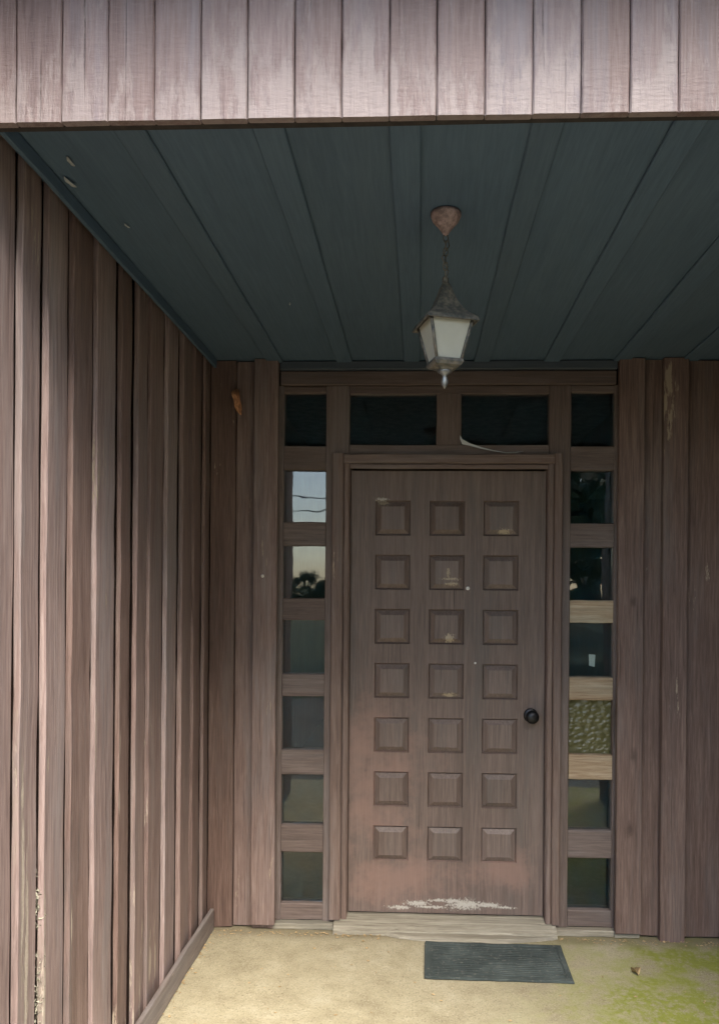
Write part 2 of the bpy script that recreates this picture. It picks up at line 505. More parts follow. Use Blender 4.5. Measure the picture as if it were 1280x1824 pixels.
def sheet(name, x0, x1, y0, y1, z, mat, thick=None):
    if thick:
        o = box(name, None, mat, x0, x1, y0, y1, z - thick, z)
    else:
        o = link(name, mesh(name, [(x0, y0, z), (x1, y0, z), (x1, y1, z), (x0, y1, z)], [(0, 1, 2, 3)]), mat)
    o['kind'] = 'structure'
    return o


sheet('ground', -400, 400, -600, 400, -0.11, 'grass')
sheet('driveway', -30, 30, -7.6, -2.62, -0.106, 'gravel')
# slab: an uneven, slightly pitted sheet with a rounded front edge
NXs, NYs = 60, 66
vs, fs = [], []
for j in range(NYs + 1):
    for i in range(NXs + 1):
        x = XL - 0.14 + (XR - XL + 0.28) * i / NXs; y = -2.6 + 2.66 * j / NYs
        vs.append((x, y, 0.0015 * math.sin(x * 5.1 + y * 3) + random.uniform(-0.0008, 0.0008)))
for j in range(NYs):
    for i in range(NXs):
        a = j * (NXs + 1) + i
        fs.append((a, a + 1, a + NXs + 2, a + NXs + 1))
nb = len(vs)
for i in range(NXs + 1):
    vs.append((vs[i][0], -2.61, -0.12))
for i in range(NXs):
    fs.append((i, nb + i, nb + i + 1, i + 1))
sl = link('porch_floor', mesh('porch_floor', vs, fs), 'concrete'); sl['kind'] = 'structure'

# ------------------------------------------------------------------ side walls (board on board)
edges = [-2.25, -2.075, -1.90, -1.738, -1.613, -1.46, -1.30, -1.122, -0.986, -0.84, -0.663, -0.497, -0.311, -0.163, -0.012]


def side_wall(xf, sgn, label, mat_first):
    """xf: face of the recessed boards; sgn +1: the wall looks towards +x"""
    wl = thing('porch_side_wall', label, 'wall')
    a, b = sorted((xf - sgn * 0.03, xf - sgn * 0.14))
    box('wall_core', wl, 'core', a, b, WEND + 0.01, 0.02, 0.0, 3.0)
    a, b = sorted((xf - sgn * 0.029, xf - sgn * 0.003))
    plank('channel_backing', wl, 'board', a, b, WEND + 0.012, -0.003, 0.012, CEIL - 0.004, 'z', n=6, jit=0.0005)
    for i in range(len(edges) - 1):
        y0, y1 = edges[i], edges[i + 1]
        d = random.uniform(-0.002, 0.003)
        g0 = random.uniform(0.003, 0.007)
        xa, xb = sorted((xf - sgn * 0.001, xf + sgn * (0.016 + d)))
        z1 = CEIL - 0.004 if y0 > YF - 0.05 else 3.0
        z0 = random.uniform(0.004, 0.03) if i > 6 else random.uniform(0.004, 0.012)
        o = plank('board', wl, mat_first if 2 < i < 8 else ('board_left' if sgn > 0 else 'board'), xa, xb, y0 + g0, y1 - 0.001, z0, z1, 'z', n=18, jit=0.0016, rag=0.002, ch=0.0025)
        tilt = random.uniform(0.013, 0.020)
        for v_ in o.data.vertices:       # cupped: the edge towards the drive stands proud of the next board's tail
            v_.co.x += sgn * tilt * (1 - (v_.co.y - y0) / (y1 - y0))
    xa, xb = sorted((xf + sgn * 0.042, xf + sgn * 0.060))
    plank('baseboard', wl, 'baseboard', xa, xb, -1.62, -0.055, 0.001, 0.098, 'y', n=12, jit=0.002)
    xa, xb = sorted((xf + sgn * 0.018, xf - sgn * 0.145))
    plank('corner_board', wl, 'board_worn', xa, xb, WEND - 0.02, WEND + 0.008, -0.1, 3.0, 'z', n=14, jit=0.002)
    xa, xb = sorted((xf + sgn * 0.043, xf + sgn * 0.056))
    plank('ceiling_trim', wl, 'ceil', xa, xb, -1.90, -0.062, CEIL - 0.042, CEIL - 0.002, 'y', n=8)
    return wl


side_wall(XL, 1, 'weathered brown board wall running from the door wall towards the drive, baseboard along its foot', 'board_worn')
side_wall(XR, -1, 'brown board wall facing the other side wall, on the door knob side', 'board')

# ------------------------------------------------------------------ door wall siding
dw = thing('entrance_wall', 'brown vertical board siding either side of the panelled door and its glass strips', 'wall')
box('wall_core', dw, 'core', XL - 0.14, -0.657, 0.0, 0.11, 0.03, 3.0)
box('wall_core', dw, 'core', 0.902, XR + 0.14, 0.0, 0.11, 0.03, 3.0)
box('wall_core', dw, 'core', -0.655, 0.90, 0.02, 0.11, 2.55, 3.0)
RC, PR = -0.022, -0.058
ktop = CEIL - 0.004
plank('board', dw, 'board', -0.952, -0.838, RC - 0.012, -0.004, 0.006, ktop, n=16, rag=0.004)
plank('board', dw, 'board', -0.836, -0.735, RC, -0.003, 0.010, ktop, n=16, rag=0.004)
plank('board', dw, 'board', -0.748, -0.640, PR - 0.003, RC - 0.003, 0.030, ktop, n=16, rag=0.002)
plank('toe_board', dw, 'board', -0.745, -0.650, RC - 0.012, RC - 0.002, 0.004, 0.028, 'x', n=5)
plank('board', dw, 'board_knot', 0.884, 0.996, PR, RC - 0.003, 0.030, ktop, n=16, rag=0.003)
plank('board', dw, 'board', 0.905, 1.085, RC, -0.003, 0.012, ktop, n=16, rag=0.004)
plank('board', dw, 'board', 1.078, 1.186, PR - 0.004, RC - 0.003, -0.001, ktop, n=16, rag=0.003)
plank('board', dw, 'board', 1.098, 1.380, RC, -0.003, 0.014, ktop, n=16, rag=0.006)
plank('toe_board', dw, 'sill', 0.885, 0.995, RC - 0.016, RC - 0.004, 0.002, 0.024, 'x', n=5, jit=0.002)
# header above the lights
plank('header_board', dw, 'frame_h', -0.636, 0.880, -0.012, 0.018, 2.482, 2.545, 'x', n=12)
plank('header_board', dw, 'head', -0.636, 0.880, -0.030, 0.016, 2.548, CEIL - 0.004, 'x', n=12)

# ------------------------------------------------------------------ door frame with side lights and transom
fr = thing('entrance_frame', 'brown timber door frame with columns of small panes and a transom', 'door frame')
rows = [(2.449, 2.206), (2.096, 1.857), (1.748, 1.508), (1.406, 1.160), (1.056, 0.810), (0.697, 0.464), (0.340, 0.105)]
FD = 0.075
LX, RX = (-0.622, -0.428), (0.683, 0.879)
plank('stile', fr, 'frame_v', -0.655, LX[0], 0.0, FD, 0.03, 2.48, n=14)
plank('stile', fr, 'frame_v', LX[1], -0.322, 0.0, FD, 0.03, 2.48, n=14)
plank('stile', fr, 'frame_v', 0.586, RX[0], 0.0, FD, 0.03, 2.48, n=14)
plank('stile', fr, 'frame_v', RX[1], 0.900, 0.0, FD, 0.03, 2.48, n=14)
plank('mullion', fr, 'frame_v', 0.076, 0.189, 0.002, FD, 2.211, 2.443, n=4)
plank('rail', fr, 'frame_h', -0.320, 0.584, 0.002, FD, 2.443, 2.48, 'x', n=6)
plank('rail', fr, 'frame_h', -0.320, 0.584, 0.002, FD, 2.110, 2.211, 'x', n=6)
bare_rows = (2, 3, 4)
for side, (xa, xb) in (('l', LX), ('r', RX)):
    for i in range(len(rows) + 1):
        zt = rows[i - 1][1] if i else 2.48
        zb = rows[i][0] if i < len(rows) else 0.03
        jz = random.uniform(-0.003, 0.003)
        bare = side == 'r' and (i - 1) in bare_rows
        o = plank('rail', fr, 'bare_h' if bare else 'frame_h', xa + 0.001, xb - 0.001, 0.004 - (0.002 if bare else 0), FD, zb, zt + jz * 0, 'x', n=4, ch=0.004)
        if bare:
            o['label'] = 'bare unpainted wooden rail'
    plank('sill', fr, 'sill', xa - 0.03 if side == 'l' else 0.631, xb + 0.03 if side == 'r' else -0.375, -0.030, 0.06, 0.0, 0.028, 'x', n=6, jit=0.002, rag=0.003)


def pane(xa, xb, zb, zt, y=0.034):
    # a slightly bowed sheet of old glass 4 mm thick, tilted by a fraction of a degree
    n = 6
    vs, fs = [], []
    t1, t2 = random.uniform(-0.0008, 0.0008), random.uniform(-0.0008, 0.0008)
    for s_ in (0, 1):
        for j in range(n + 1):
            for i in range(n + 1):
                u, v_ = i / n, j / n
                bow = 0.00006 * (1 - (2 * u - 1) ** 2) * (1 - (2 * v_ - 1) ** 2)
                vs.append((xa + (xb - xa) * u, y + s_ * 0.004 + bow + t1 * (u - .5) + t2 * (v_ - .5), zb + (zt - zb) * v_))
    N = (n + 1) ** 2
    for j in range(n):
        for i in range(n):
            a = j * (n + 1) + i
            fs.append((a, a + 1, a + n + 2, a + n + 1))
    fs2 = [tuple(N + k for k in f[::-1]) for f in fs]
    # only the front skin is shaded as reflecting glass, rim closes it
    rim = []
    for i in range(n):
        rim += [(i, i + 1, N + i + 1, N + i)]
        a = n * (n + 1) + i
        rim += [(a, a + 1, N + a + 1, N + a)]
        b = i * (n + 1); rim += [(b, b + n + 1, N + b + n + 1, N + b)]
        c = b + n; rim += [(c, c + n + 1, N + c + n + 1, N + c)]
    me = mesh('pane', vs, fs + fs2 + rim, False)
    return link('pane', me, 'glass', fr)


for side, (xa, xb) in (('l', LX), ('r', RX)):
    for i, (zt, zb) in enumerate(rows):
        if side == 'r' and i == 4:
            n, m = 64, 76
            rnd = [(random.random(), random.random(), random.uniform(0.6, 1.3)) for _ in range(230)]
            vs, fs = [], []
            for j in range(m + 1):
                for k in range(n + 1):
                    u, q = k / n, j / m
                    h = 0.0
                    for (a, b, s_) in rnd:
                        dx, dz = (u - a) * 13 / s_, (q - b) * 26 / s_
                        d2 = dx * dx + dz * dz
                        if d2 < 4:
                            h = max(h, math.exp(-d2 * 1.6) * s_)
                    vs.append((xa + (xb - xa) * u, 0.036 - 0.0045 * h, zb + (zt - zb) * q))
            for j in range(m):
                for k in range(n):
                    a = j * (n + 1) + k
                    fs.append((a, a + 1, a + n + 2, a + n + 1))
            o = link('pane', mesh('hammered_pane', vs, fs, True), 'hammered', fr)
            o['label'] = 'hammered obscure glass pane, olive lawn reflection put into its colour'
        else:
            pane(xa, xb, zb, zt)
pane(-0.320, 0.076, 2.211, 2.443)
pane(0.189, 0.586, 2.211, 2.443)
# casing round the door: outer flat, inner stop
for (x0, x1, yy) in ((-0.398, -0.345, -0.022), (-0.343, -0.318, -0.012)):
    plank('casing', fr, 'casing_v', x0, x1, yy, -0.001, 0.045, 2.168 if x0 < -0.35 else 2.122, n=14, ch=0.005)
for (x0, x1, yy) in ((0.608, 0.645, -0.022), (0.583, 0.606, -0.012)):
    plank('casing', fr, 'casing_v', x0, x1, yy, -0.001, 0.045, 2.168 if x0 > 0.6 else 2.122, n=14, ch=0.005)
plank('casing', fr, 'casing_h', -0.343, 0.606, -0.021, -0.001, 2.124, 2.167, 'x', n=8, ch=0.005)
plank('casing', fr, 'casing_h', -0.316, 0.581, -0.011, -0.001, 2.100, 2.121, 'x', n=8, ch=0.004)
# jamb faces behind the casing
plank('jamb', fr, 'casing_v', -0.3215, -0.316, 0.001, 0.10, 0.05, 2.108, n=8, ch=0.001)
plank('jamb', fr, 'casing_v', 0.580, 0.5855, 0.001, 0.10, 0.05, 2.108, n=8, ch=0.001)
# sloping weathered threshold
vs, fs = [], []
NN = 28
for i in range(NN + 1):
    x = -0.372 + (0.628 + 0.372) * i / NN
    j1, j2, j3 = (random.uniform(-0.003, 0.003) for _ in range(3))
    for (y, z) in ((0.098, 0.0), (0.098, 0.056), (0.03, 0.054), (-0.045 + j1, 0.030 + j2 * 0.6), (-0.066 + j1, 0.020 + j3 * 0.5), (-0.068 + j1, 0.0)):
        vs.append((x, y, z))
for i in range(NN):
    for k in range(6):
        fs.append((i * 6 + k, i * 6 + (k + 1) % 6, (i + 1) * 6 + (k + 1) % 6, (i + 1) * 6 + k))
fs.append(tuple(range(6))); fs.append(tuple(NN * 6 + k for k in range(6)))
th = link('threshold', mesh('threshold', vs, fs), 'sill', fr); th['label'] = 'pale weathered wooden threshold'
# worn curved lip in front of the threshold
vs, fs = [], []
NN = 30
for i in range(NN + 1):
    u = i / NN
    x = -0.145 + 0.77 * u
    d = 0.062 * math.sin(math.pi * min(1, u * 1.02)) ** 0.6 + random.uniform(-0.003, 0.003)
    for (y, z) in ((-0.060, 0.001), (-0.060, 0.015), (-0.062 - d * 0.75, 0.013), (-0.066 - d, 0.003), (-0.066 - d, 0.0005)):
        vs.append((x, y, z))
for i in range(NN):
    for k in range(5):
        fs.append((i * 5 + k, i * 5 + (k + 1) % 5, (i + 1) * 5 + (k + 1) % 5, (i + 1) * 5 + k))
fs.append(tuple(range(5))); fs.append(tuple(NN * 5 + k for k in range(5)))
lip = link('worn_step_strip', mesh('worn_step_strip', vs, fs), 'sill')
tag(lip, 'thin worn curved wooden strip lying between threshold and door mat', 'strip')

# ------------------------------------------------------------------ door
dr = thing('front_door', 'brown door with a grid of small raised square panels', 'door')
DX0, DX1, DZ0, DZ1, DY = -0.314, 0.578, 0.062, 2.098, 0.038
pcx = [-0.120, 0.129, 0.376]
pcz = [1.880 - 0.2502 * k for k in range(7)]
PH = 0.081
xs = [DX0] + sum(([c - PH, c + PH] for c in pcx), []) + [DX1]
zs = sorted([DZ0] + sum(([c - PH, c + PH] for c in pcz), []) + [DZ1])
bm = bmesh.new()
cache = {}


def V(x, y, z):
    k = (round(x, 5), round(y, 5), round(z, 5))
    if k not in cache:
        cache[k] = bm.verts.new((x, y, z))
    return cache[k]


RD = 0.012
for i in range(len(xs) - 1):
    for j in range(len(zs) - 1):
        x0, x1, z0, z1 = xs[i], xs[i + 1], zs[j], zs[j + 1]
        hole = i % 2 == 1 and j % 2 == 1
        if not hole:
            bm.faces.new([V(x0, DY, z0), V(x1, DY, z0), V(x1, DY, z1), V(x0, DY, z1)])
        else:
            e = 0.006
            a = [V(x0, DY, z0), V(x1, DY, z0), V(x1, DY, z1), V(x0, DY, z1)]
            b = [V(x0 + e, DY + RD, z0 + e), V(x1 - e, DY + RD, z0 + e), V(x1 - e, DY + RD, z1 - e), V(x0 + e, DY + RD, z1 - e)]
            for k in range(4):
                bm.faces.new([a[k], a[(k + 1) % 4], b[(k + 1) % 4], b[k]])
            bm.faces.new(b)
# sides and back
yb = DY + 0.044
o4 = [V(DX0, DY, DZ0), V(DX1, DY, DZ0), V(DX1, DY, DZ1), V(DX0, DY, DZ1)]
b4 = [V(DX0, yb, DZ0), V(DX1, yb, DZ0), V(DX1, yb, DZ1), V(DX0, yb, DZ1)]
bm.faces.new(b4)
for k in range(4):
    bm.faces.new([o4[k], o4[(k + 1) % 4], b4[(k + 1) % 4], b4[k]])
bmesh.ops.recalc_face_normals(bm, faces=bm.faces)
me = bpy.data.meshes.new('slab'); bm.to_mesh(me); bm.free()
link('slab', me, 'door', dr)
for c in pcx:
    for z in pcz:
        q = PH - 0.008
        yb_, yt = DY + RD - 0.001, DY - 0.0045
        r1, r2 = q, q - 0.020
        d = random.uniform(-0.0008, 0.0008)
        vs = [(c - r1, yb_, z - r1), (c + r1, yb_, z - r1), (c + r1, yb_, z + r1), (c - r1, yb_, z + r1),
              (c - r1, yb_ - 0.003, z - r1), (c + r1, yb_ - 0.003, z - r1), (c + r1, yb_ - 0.003, z + r1), (c - r1, yb_ - 0.003, z + r1),
              (c - r2, yt + d, z - r2), (c + r2, yt + d, z - r2), (c + r2, yt - d, z + r2), (c - r2, yt - d, z + r2)]
        fs = [(3, 2, 1, 0)] + [(k, (k + 1) % 4, 4 + (k + 1) % 4, 4 + k) for k in range(4)] \
            + [(4 + k, 4 + (k + 1) % 4, 8 + (k + 1) % 4, 8 + k) for k in range(4)] + [(8, 9, 10, 11)]
        link('panel', mesh('panel', vs, fs), 'panel', dr)
kn = link('knob', lathe_mesh('knob', [(0.010, 0.0), (0.011, 0.022), (0.018, 0.028), (0.0285, 0.040), (0.031, 0.050), (0.027, 0.061), (0.015, 0.067), (0.004, 0.068)], 24, (0.517, DY, 0.978), 'y'), 'iron', dr)
link('rosette', lathe_mesh('rosette', [(0.033, 0.0), (0.033, 0.004), (0.029, 0.008), (0.012, 0.009)], 24, (0.517, DY - 0.0005, 0.978), 'y'), 'iron', kn)
link('peephole', lathe_mesh('peephole', [(0.0085, 0.0), (0.0085, 0.004), (0.006, 0.006), (0.002, 0.0065)], 16, (0.226, DY, 1.558), 'y'), 'white', dr)
link('screw_head', lathe_mesh('screw_head', [(0.005, 0.0), (0.005, 0.002), (0.002, 0.003)], 10, (0.262, DY, 1.215), 'y'), 'white', dr)

# ------------------------------------------------------------------ ceiling
pc = thing('porch_ceiling', 'dark boarded porch ceiling, bluish haze put into its colour, with shallow beams the lantern hangs under', 'ceiling')
beams = [-0.66, -0.345, -0.038, 0.278, 0.588, 0.90, 1.20]
cuts = [XL + 0.002] + beams + [XR - 0.002]
for a_, b_ in zip(cuts[:-1], cuts[1:]):
    plank('ceiling_board', pc, 'ceil', a_ + 0.0004, b_ - 0.0004, YF + 0.03, 0.018, CEIL + random.uniform(0, 0.001), CEIL + 0.02, 'y', n=8, ch=0.0008, jit=0.0002)
for cx in beams:
    plank('beam', pc, 'ceil', cx - 0.036, cx + 0.036, YF + 0.028, -0.032, CEIL - 0.011, CEIL - 0.001, 'y', n=8, ch=0.004)

# ------------------------------------------------------------------ fascia
fa = thing('roof_fascia', 'pale weathered board fascia above the porch opening', 'fascia')
plank('backing_beam', fa, 'core', XL + 0.03, XR - 0.03, YF + 0.004, YF + 0.026, 2.512, 2.98, 'x', n=8)
x = -0.838 - 0.0963
while x < XR - 0.03:
    x1 = min(x + 0.0963, XR - 0.024)
    gw = random.uniform(0.0006, 0.0010)
    z0 = 2.508 + random.uniform(-0.0006, 0.0006)
    x0b = max(x, XL + 0.024)
    plank('fascia_board', fa, 'fascia', x0b + gw, x1 - gw, YF - 0.016, YF + 0.002, z0, 2.98, n=10, jit=0.0007, rag=0.0004, ch=0.003)
    x = x1

# ------------------------------------------------------------------ house volume behind
hs = thing('house', 'brown timber house body with dark room behind the panes and pitched grey roof', 'house')
box('outer_wall', hs, 'board', -7.0, XL - 0.15, WEND + 0.03, 7.0, -0.12, 3.0)
box('outer_wall', hs, 'board', XR + 0.15, 6.0, WEND + 0.03, 7.0, -0.12, 3.0)
box('back_wall', hs, 'board', XL - 0.149, XR + 0.149, 6.8, 7.0, -0.12, 3.0)
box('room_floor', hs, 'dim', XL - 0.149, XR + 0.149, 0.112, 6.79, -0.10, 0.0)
vs = [(-7.2, WEND - 0.06, 3.002), (6.2, WEND - 0.06, 3.002), (6.2, 7.4, 3.002), (-7.2, 7.4, 3.002), (-7.2, 2.6, 4.6), (6.2, 2.6, 4.6)]
link('roof', mesh('roof', vs, [(0, 1, 5, 4), (2, 3, 4, 5), (0, 4, 3), (1, 2, 5), (3, 2, 1, 0)]), 'roof', hs)
# slip of paper behind a pane
pp = link('paper_slip', mesh('paper_slip', [(0.790, 0.085, 1.205), (0.815, 0.083, 1.200), (0.818, 0.083, 1.255), (0.788, 0.085, 1.258),
                                            (0.790, 0.0854, 1.205), (0.815, 0.0834, 1.200), (0.818, 0.0834, 1.255), (0.788, 0.0854, 1.258)],
                              [(0, 1, 2, 3), (7, 6, 5, 4), (0, 4, 5, 1), (1, 5, 6, 2), (2, 6, 7, 3), (3, 7, 4, 0)]), 'white')
tag(pp, 'small white paper slip behind a dark pane, between two bare rails', 'paper')

# ------------------------------------------------------------------ lantern
LXc, LYc = 0.067, -1.393
ln = thing('hanging_lantern', 'four sided tapered porch lantern hanging on a chain from the ceiling', 'lantern', loc=(LXc, LYc, 0))
link('ceiling_canopy', lathe_mesh('ceiling_canopy', [(0.042, 2.588), (0.042, 2.580), (0.036, 2.566), (0.020, 2.548), (0.011, 2.536), (0.006, 2.528)], 20), 'rust', ln)
# chain links
z = 2.530
kk = 0
while z > 2.412:
    pts = []
    for q in range(13):
        a = 2 * math.pi * q / 12
        u = 0.0062 * math.cos(a); hgt = 0.0125 * math.sin(a)
        pts.append(((u, 0, z - 0.010 + hgt) if kk % 2 == 0 else (0, u, z - 0.010 + hgt)))
    link('chain_link', tube_mesh('chain_link', pts, 0.0017, 6), 'lantern_metal', ln)
    z -= 0.0195
    kk += 1
link('wire', tube_mesh('wire', [(0.004, 0, 2.53), (0.010, 0.004, 2.50), (-0.010, -0.004, 2.465), (0.008, 0.004, 2.43), (0, 0, 2.395)], 0.0018, 6), 'lantern_metal', ln)
RZ = math.radians(62)


def sq(r, z, rot=RZ):
    return [(r * math.cos(rot + k * math.pi / 2), r * math.sin(rot + k * math.pi / 2), z) for k in range(4)]


def loft(name, rings, mat, parent, smooth=False):
    vs, fs = [], []
    for rg in rings:
        vs += rg
    m = len(rings[0])
    for i in range(len(rings) - 1):
        for k in range(m):
            fs.append((i * m + k, i * m + (k + 1) % m, (i + 1) * m + (k + 1) % m, (i + 1) * m + k))
    fs.append(tuple(range(m))); fs.append(tuple((len(rings) - 1) * m + k for k in range(m)))
    return link(name, mesh(name, vs, fs, smooth), mat, parent)


lr = loft('lantern_roof', [sq(0.009, 2.398), sq(0.018, 2.384), sq(0.026, 2.366), sq(0.038, 2.342), sq(0.054, 2.320), sq(0.072, 2.305), sq(0.098, 2.288), sq(0.104, 2.276), sq(0.099, 2.275), sq(0.070, 2.296)],
          'lantern_metal', ln)
link('top_ring', lathe_mesh('top_ring', [(0.004, 2.395), (0.009, 2.400), (0.009, 2.408), (0.004, 2.414)], 14), 'lantern_metal', lr)
T, Bt = sq(0.083, 2.284), sq(0.049, 2.176)
for k in range(4):
    a, b = Vector(T[k]), Vector(Bt[k])
    link('corner_bar', tube_mesh('corner_bar', [a, b], [0.0048, 0.0042], 6), 'lantern_metal', ln)
    a2, b2 = Vector(T[(k + 1) % 4]), Vector(Bt[(k + 1) % 4])
    cen = Vector((0, 0, 2.23))
    nrm = (a2 - a).cross(b - a).normalized()
    if nrm.dot((a + b2) / 2 - cen) < 0: nrm = -nrm
    pv = [a * 0.97 + a2 * 0.03, a2 * 0.97 + a * 0.03, b2 * 0.97 + b * 0.03, b * 0.97 + b2 * 0.03]
    vs = [p - nrm * 0.001 for p in pv] + [p - nrm * 0.003 for p in pv]
    link('glass_pane', mesh('glass_pane', vs, [(0, 1, 2, 3), (7, 6, 5, 4), (0, 4, 5, 1), (1, 5, 6, 2), (2, 6, 7, 3), (3, 7, 4, 0)]), 'frost', ln)
loft('base_plate', [sq(0.056, 2.180), sq(0.058, 2.172), sq(0.050, 2.164), sq(0.030, 2.158), sq(0.020, 2.152)], 'lantern_metal', ln)
link('finial', lathe_mesh('finial', [(0.018, 2.156), (0.020, 2.150), (0.010, 2.144), (0.006, 2.138), (0.0095, 2.128), (0.0095, 2.120), (0.006, 2.112), (0.002, 2.105)], 14), 'galv', ln)
link('bulb', lathe_mesh('bulb', [(0.012, 2.272), (0.013, 2.262), (0.020, 2.248), (0.025, 2.232), (0.024, 2.220), (0.016, 2.208), (0.004, 2.203)], 18), 'bulb', ln)
link('bulb_socket', lathe_mesh('bulb_socket', [(0.016, 2.300), (0.016, 2.270), (0.013, 2.268)], 14), 'iron', ln)

# ------------------------------------------------------------------ doormat
mt = thing('door_mat', 'dark green grey ribbed rubber door mat on the porch floor', 'mat', loc=(0.332, -0.300, 0.0))
MX, MY = 0.292, 0.155
mt.rotation_euler.z = math.radians(-0.8)
link('mat_base', plank_mesh('mat_base', (-MX, -MY, 0.0025), (MX, MY, 0.009), 'x', n=14, jit=0.0015, rag=0.004), 'mat', mt)
for (x0, x1, y0, y1, ax) in ((-MX, MX, -MY, -MY + 0.022, 'x'), (-MX, MX, MY - 0.022, MY, 'x'), (-MX, -MX + 0.022, -MY + 0.023, MY - 0.023, 'y'), (MX - 0.022, MX, -MY + 0.023, MY - 0.023, 'y')):
    link('mat_border', plank_mesh('mat_border', (x0, y0, 0.0095), (x1, y1, 0.0135), ax, n=10, jit=0.0015), 'mat', mt)
yy = -MY + 0.034
while yy < MY - 0.034:
    link('mat_rib', plank_mesh('mat_rib', (-MX + 0.03, yy, 0.0095), (MX - 0.03, yy + 0.008, 0.0125 + random.uniform(-0.001, 0.0005)), 'x', n=12, jit=0.0012), 'mat', mt)
    yy += 0.0155


# ------------------------------------------------------------------ small things
def leaf(name, ln_, wd, curl, mat):
    vs, fs = [], []
    n = 8
    for s_ in (0, 1):
        for i in range(n + 1):
            u = i / n
            hw = wd * math.sin(math.pi * (0.04 + 0.92 * u)) ** 0.8 * (1 + 0.25 * math.sin(9 * u))
            for e in (-1, 0, 1):
                vs.append((ln_ * (u - 0.5), e * hw, curl * (e * e) * hw * 6 + curl * 0.25 * math.sin(u * 5) * ln_ + 0.0006 * s_))
    N = (n + 1) * 3
    for i in range(n):
        for e in range(2):
            a = i * 3 + e
            fs.append((a, a + 1, a + 4, a + 3)); fs.append((N + a + 3, N + a + 4, N + a + 1, N + a))
        fs.append((i * 3, i * 3 + 3, N + i * 3 + 3, N + i * 3)); fs.append((i * 3 + 2, N + i * 3 + 2, N + i * 3 + 5, i * 3 + 5))
    return link(name, mesh(name, vs, fs, True), mat)


lf = leaf('fallen_leaf', 0.045, 0.016, 0.25, 'leaf_dry')
lf.location = (0.887, -0.36, 0.006); lf.rotation_euler = (0.1, 0.05, 1.9)
tag(lf, 'curled tan leaf lying alone on the mossy concrete floor', 'leaf')
cc = leaf('dangling_leaf', 0.115, 0.019, 0.5, 'leaf_rust')
cc.location = (-0.820, -0.040, 2.398); cc.rotation_euler = (math.radians(90), math.radians(84), 0)
tag(cc, 'rust orange curled leaf clinging to dark boards above head height', 'leaf')
nl = link('nail_head', lathe_mesh('nail_head', [(0.007, 0), (0.008, 0.003), (0.004, 0.006)], 10, (-0.703, PR - 0.003, 1.606), 'y'), 'white')
tag(nl, 'whitish nail head in the board left of the glass strip', 'nail')


def web(name, pts, widths, label):
    vs, fs = [], []
    for p, wd in zip(pts, widths):
        p = Vector(p)
        vs += [p + Vector((0, 0, wd)), p - Vector((0, 0.004, wd)), p + Vector((0, 0.0006, wd)), p - Vector((0, 0.0034, wd))]
    for i in range(len(pts) - 1):
        a = i * 4
        fs += [(a, a + 1, a + 5, a + 4), (a + 2, a + 6, a + 7, a + 3)]
    return tag(link(name, mesh(name, vs, fs, True), 'silk'), label, 'cobweb')


web('cobweb', [(0.183, -0.002, 2.245), (0.192, -0.010, 2.223), (0.225, -0.022, 2.208), (0.275, -0.027, 2.192), (0.33, -0.028, 2.179), (0.39, -0.028, 2.170), (0.43, -0.027, 2.171), (0.465, -0.026, 2.177)],
    [0.010, 0.012, 0.006, 0.004, 0.0025, 0.002, 0.002, 0.001], 'dusty cobweb strand sagging under the transom over the door')
for (px, py, s_, lab) in ((-0.851, -1.683, 0.016, 'pale flake on the dark ceiling closest to the fascia'),
                          (-0.895, -1.589, 0.020, 'long pale flake on the dark ceiling beside the side wall'),
                          (-0.839, -1.351, 0.010, 'small round pale flake on the ceiling boards'),
                          (-0.474, -0.740, 0.010, 'lone pale flake on the ceiling deep inside the porch')):
    o = leaf('paint_flake', s_ * 2.2, s_ * 0.30, 0.12, 'galv_flake')
    o.location = (px, py, CEIL - 0.006); o.rotation_euler = (math.pi, 0.15, random.uniform(1.2, 1.9))
    tag(o, lab, 'flake')

# crumbs and leaf bits along the foot of the walls
vs, fs = [], []
for i in range(640):
    if random.random() < 0.2:
        x, y = random.uniform(XL + 0.07, XR - 0.07), random.uniform(-1.7, -0.1)
        if -0.0 < x < 0.66 and -0.5 < y: continue
    elif random.random() < 0.7:
        x, y = random.uniform(XL + 0.05, XR - 0.06), -0.058 - abs(random.gauss(0, 0.022))
        if -0.40 < x < 0.64: y -= 0.012
    else:
        x, y = XL + 0.050 + abs(random.gauss(0, 0.02)), random.uniform(-1.6, -0.07)
    if -0.15 < x < 0.63 and y > -0.14: continue
    s_ = random.uniform(0.002, 0.006)
    a = random.uniform(0, 6.28)
    b0 = len(vs)
    for q in range(4):
        vs.append((x + s_ * math.cos(a + q * 1.57) * (1.6 if q % 2 else 0.7), y + s_ * math.sin(a + q * 1.57), 0.003 + random.uniform(0, 0.001)))
    vs.append((x, y, 0.003 + s_ * 0.7))
    fs += [(b0, b0 + 1, b0 + 4), (b0 + 1, b0 + 2, b0 + 4), (b0 + 2, b0 + 3, b0 + 4), (b0 + 3, b0, b0 + 4), (b0 + 3, b0 + 2, b0 + 1, b0)]
o = link('floor_litter', mesh('floor_litter', vs, fs), 'leaf_dry')
tag(o, 'brown crumbs and leaf bits along the foot of the walls', 'litter', kind='stuff')


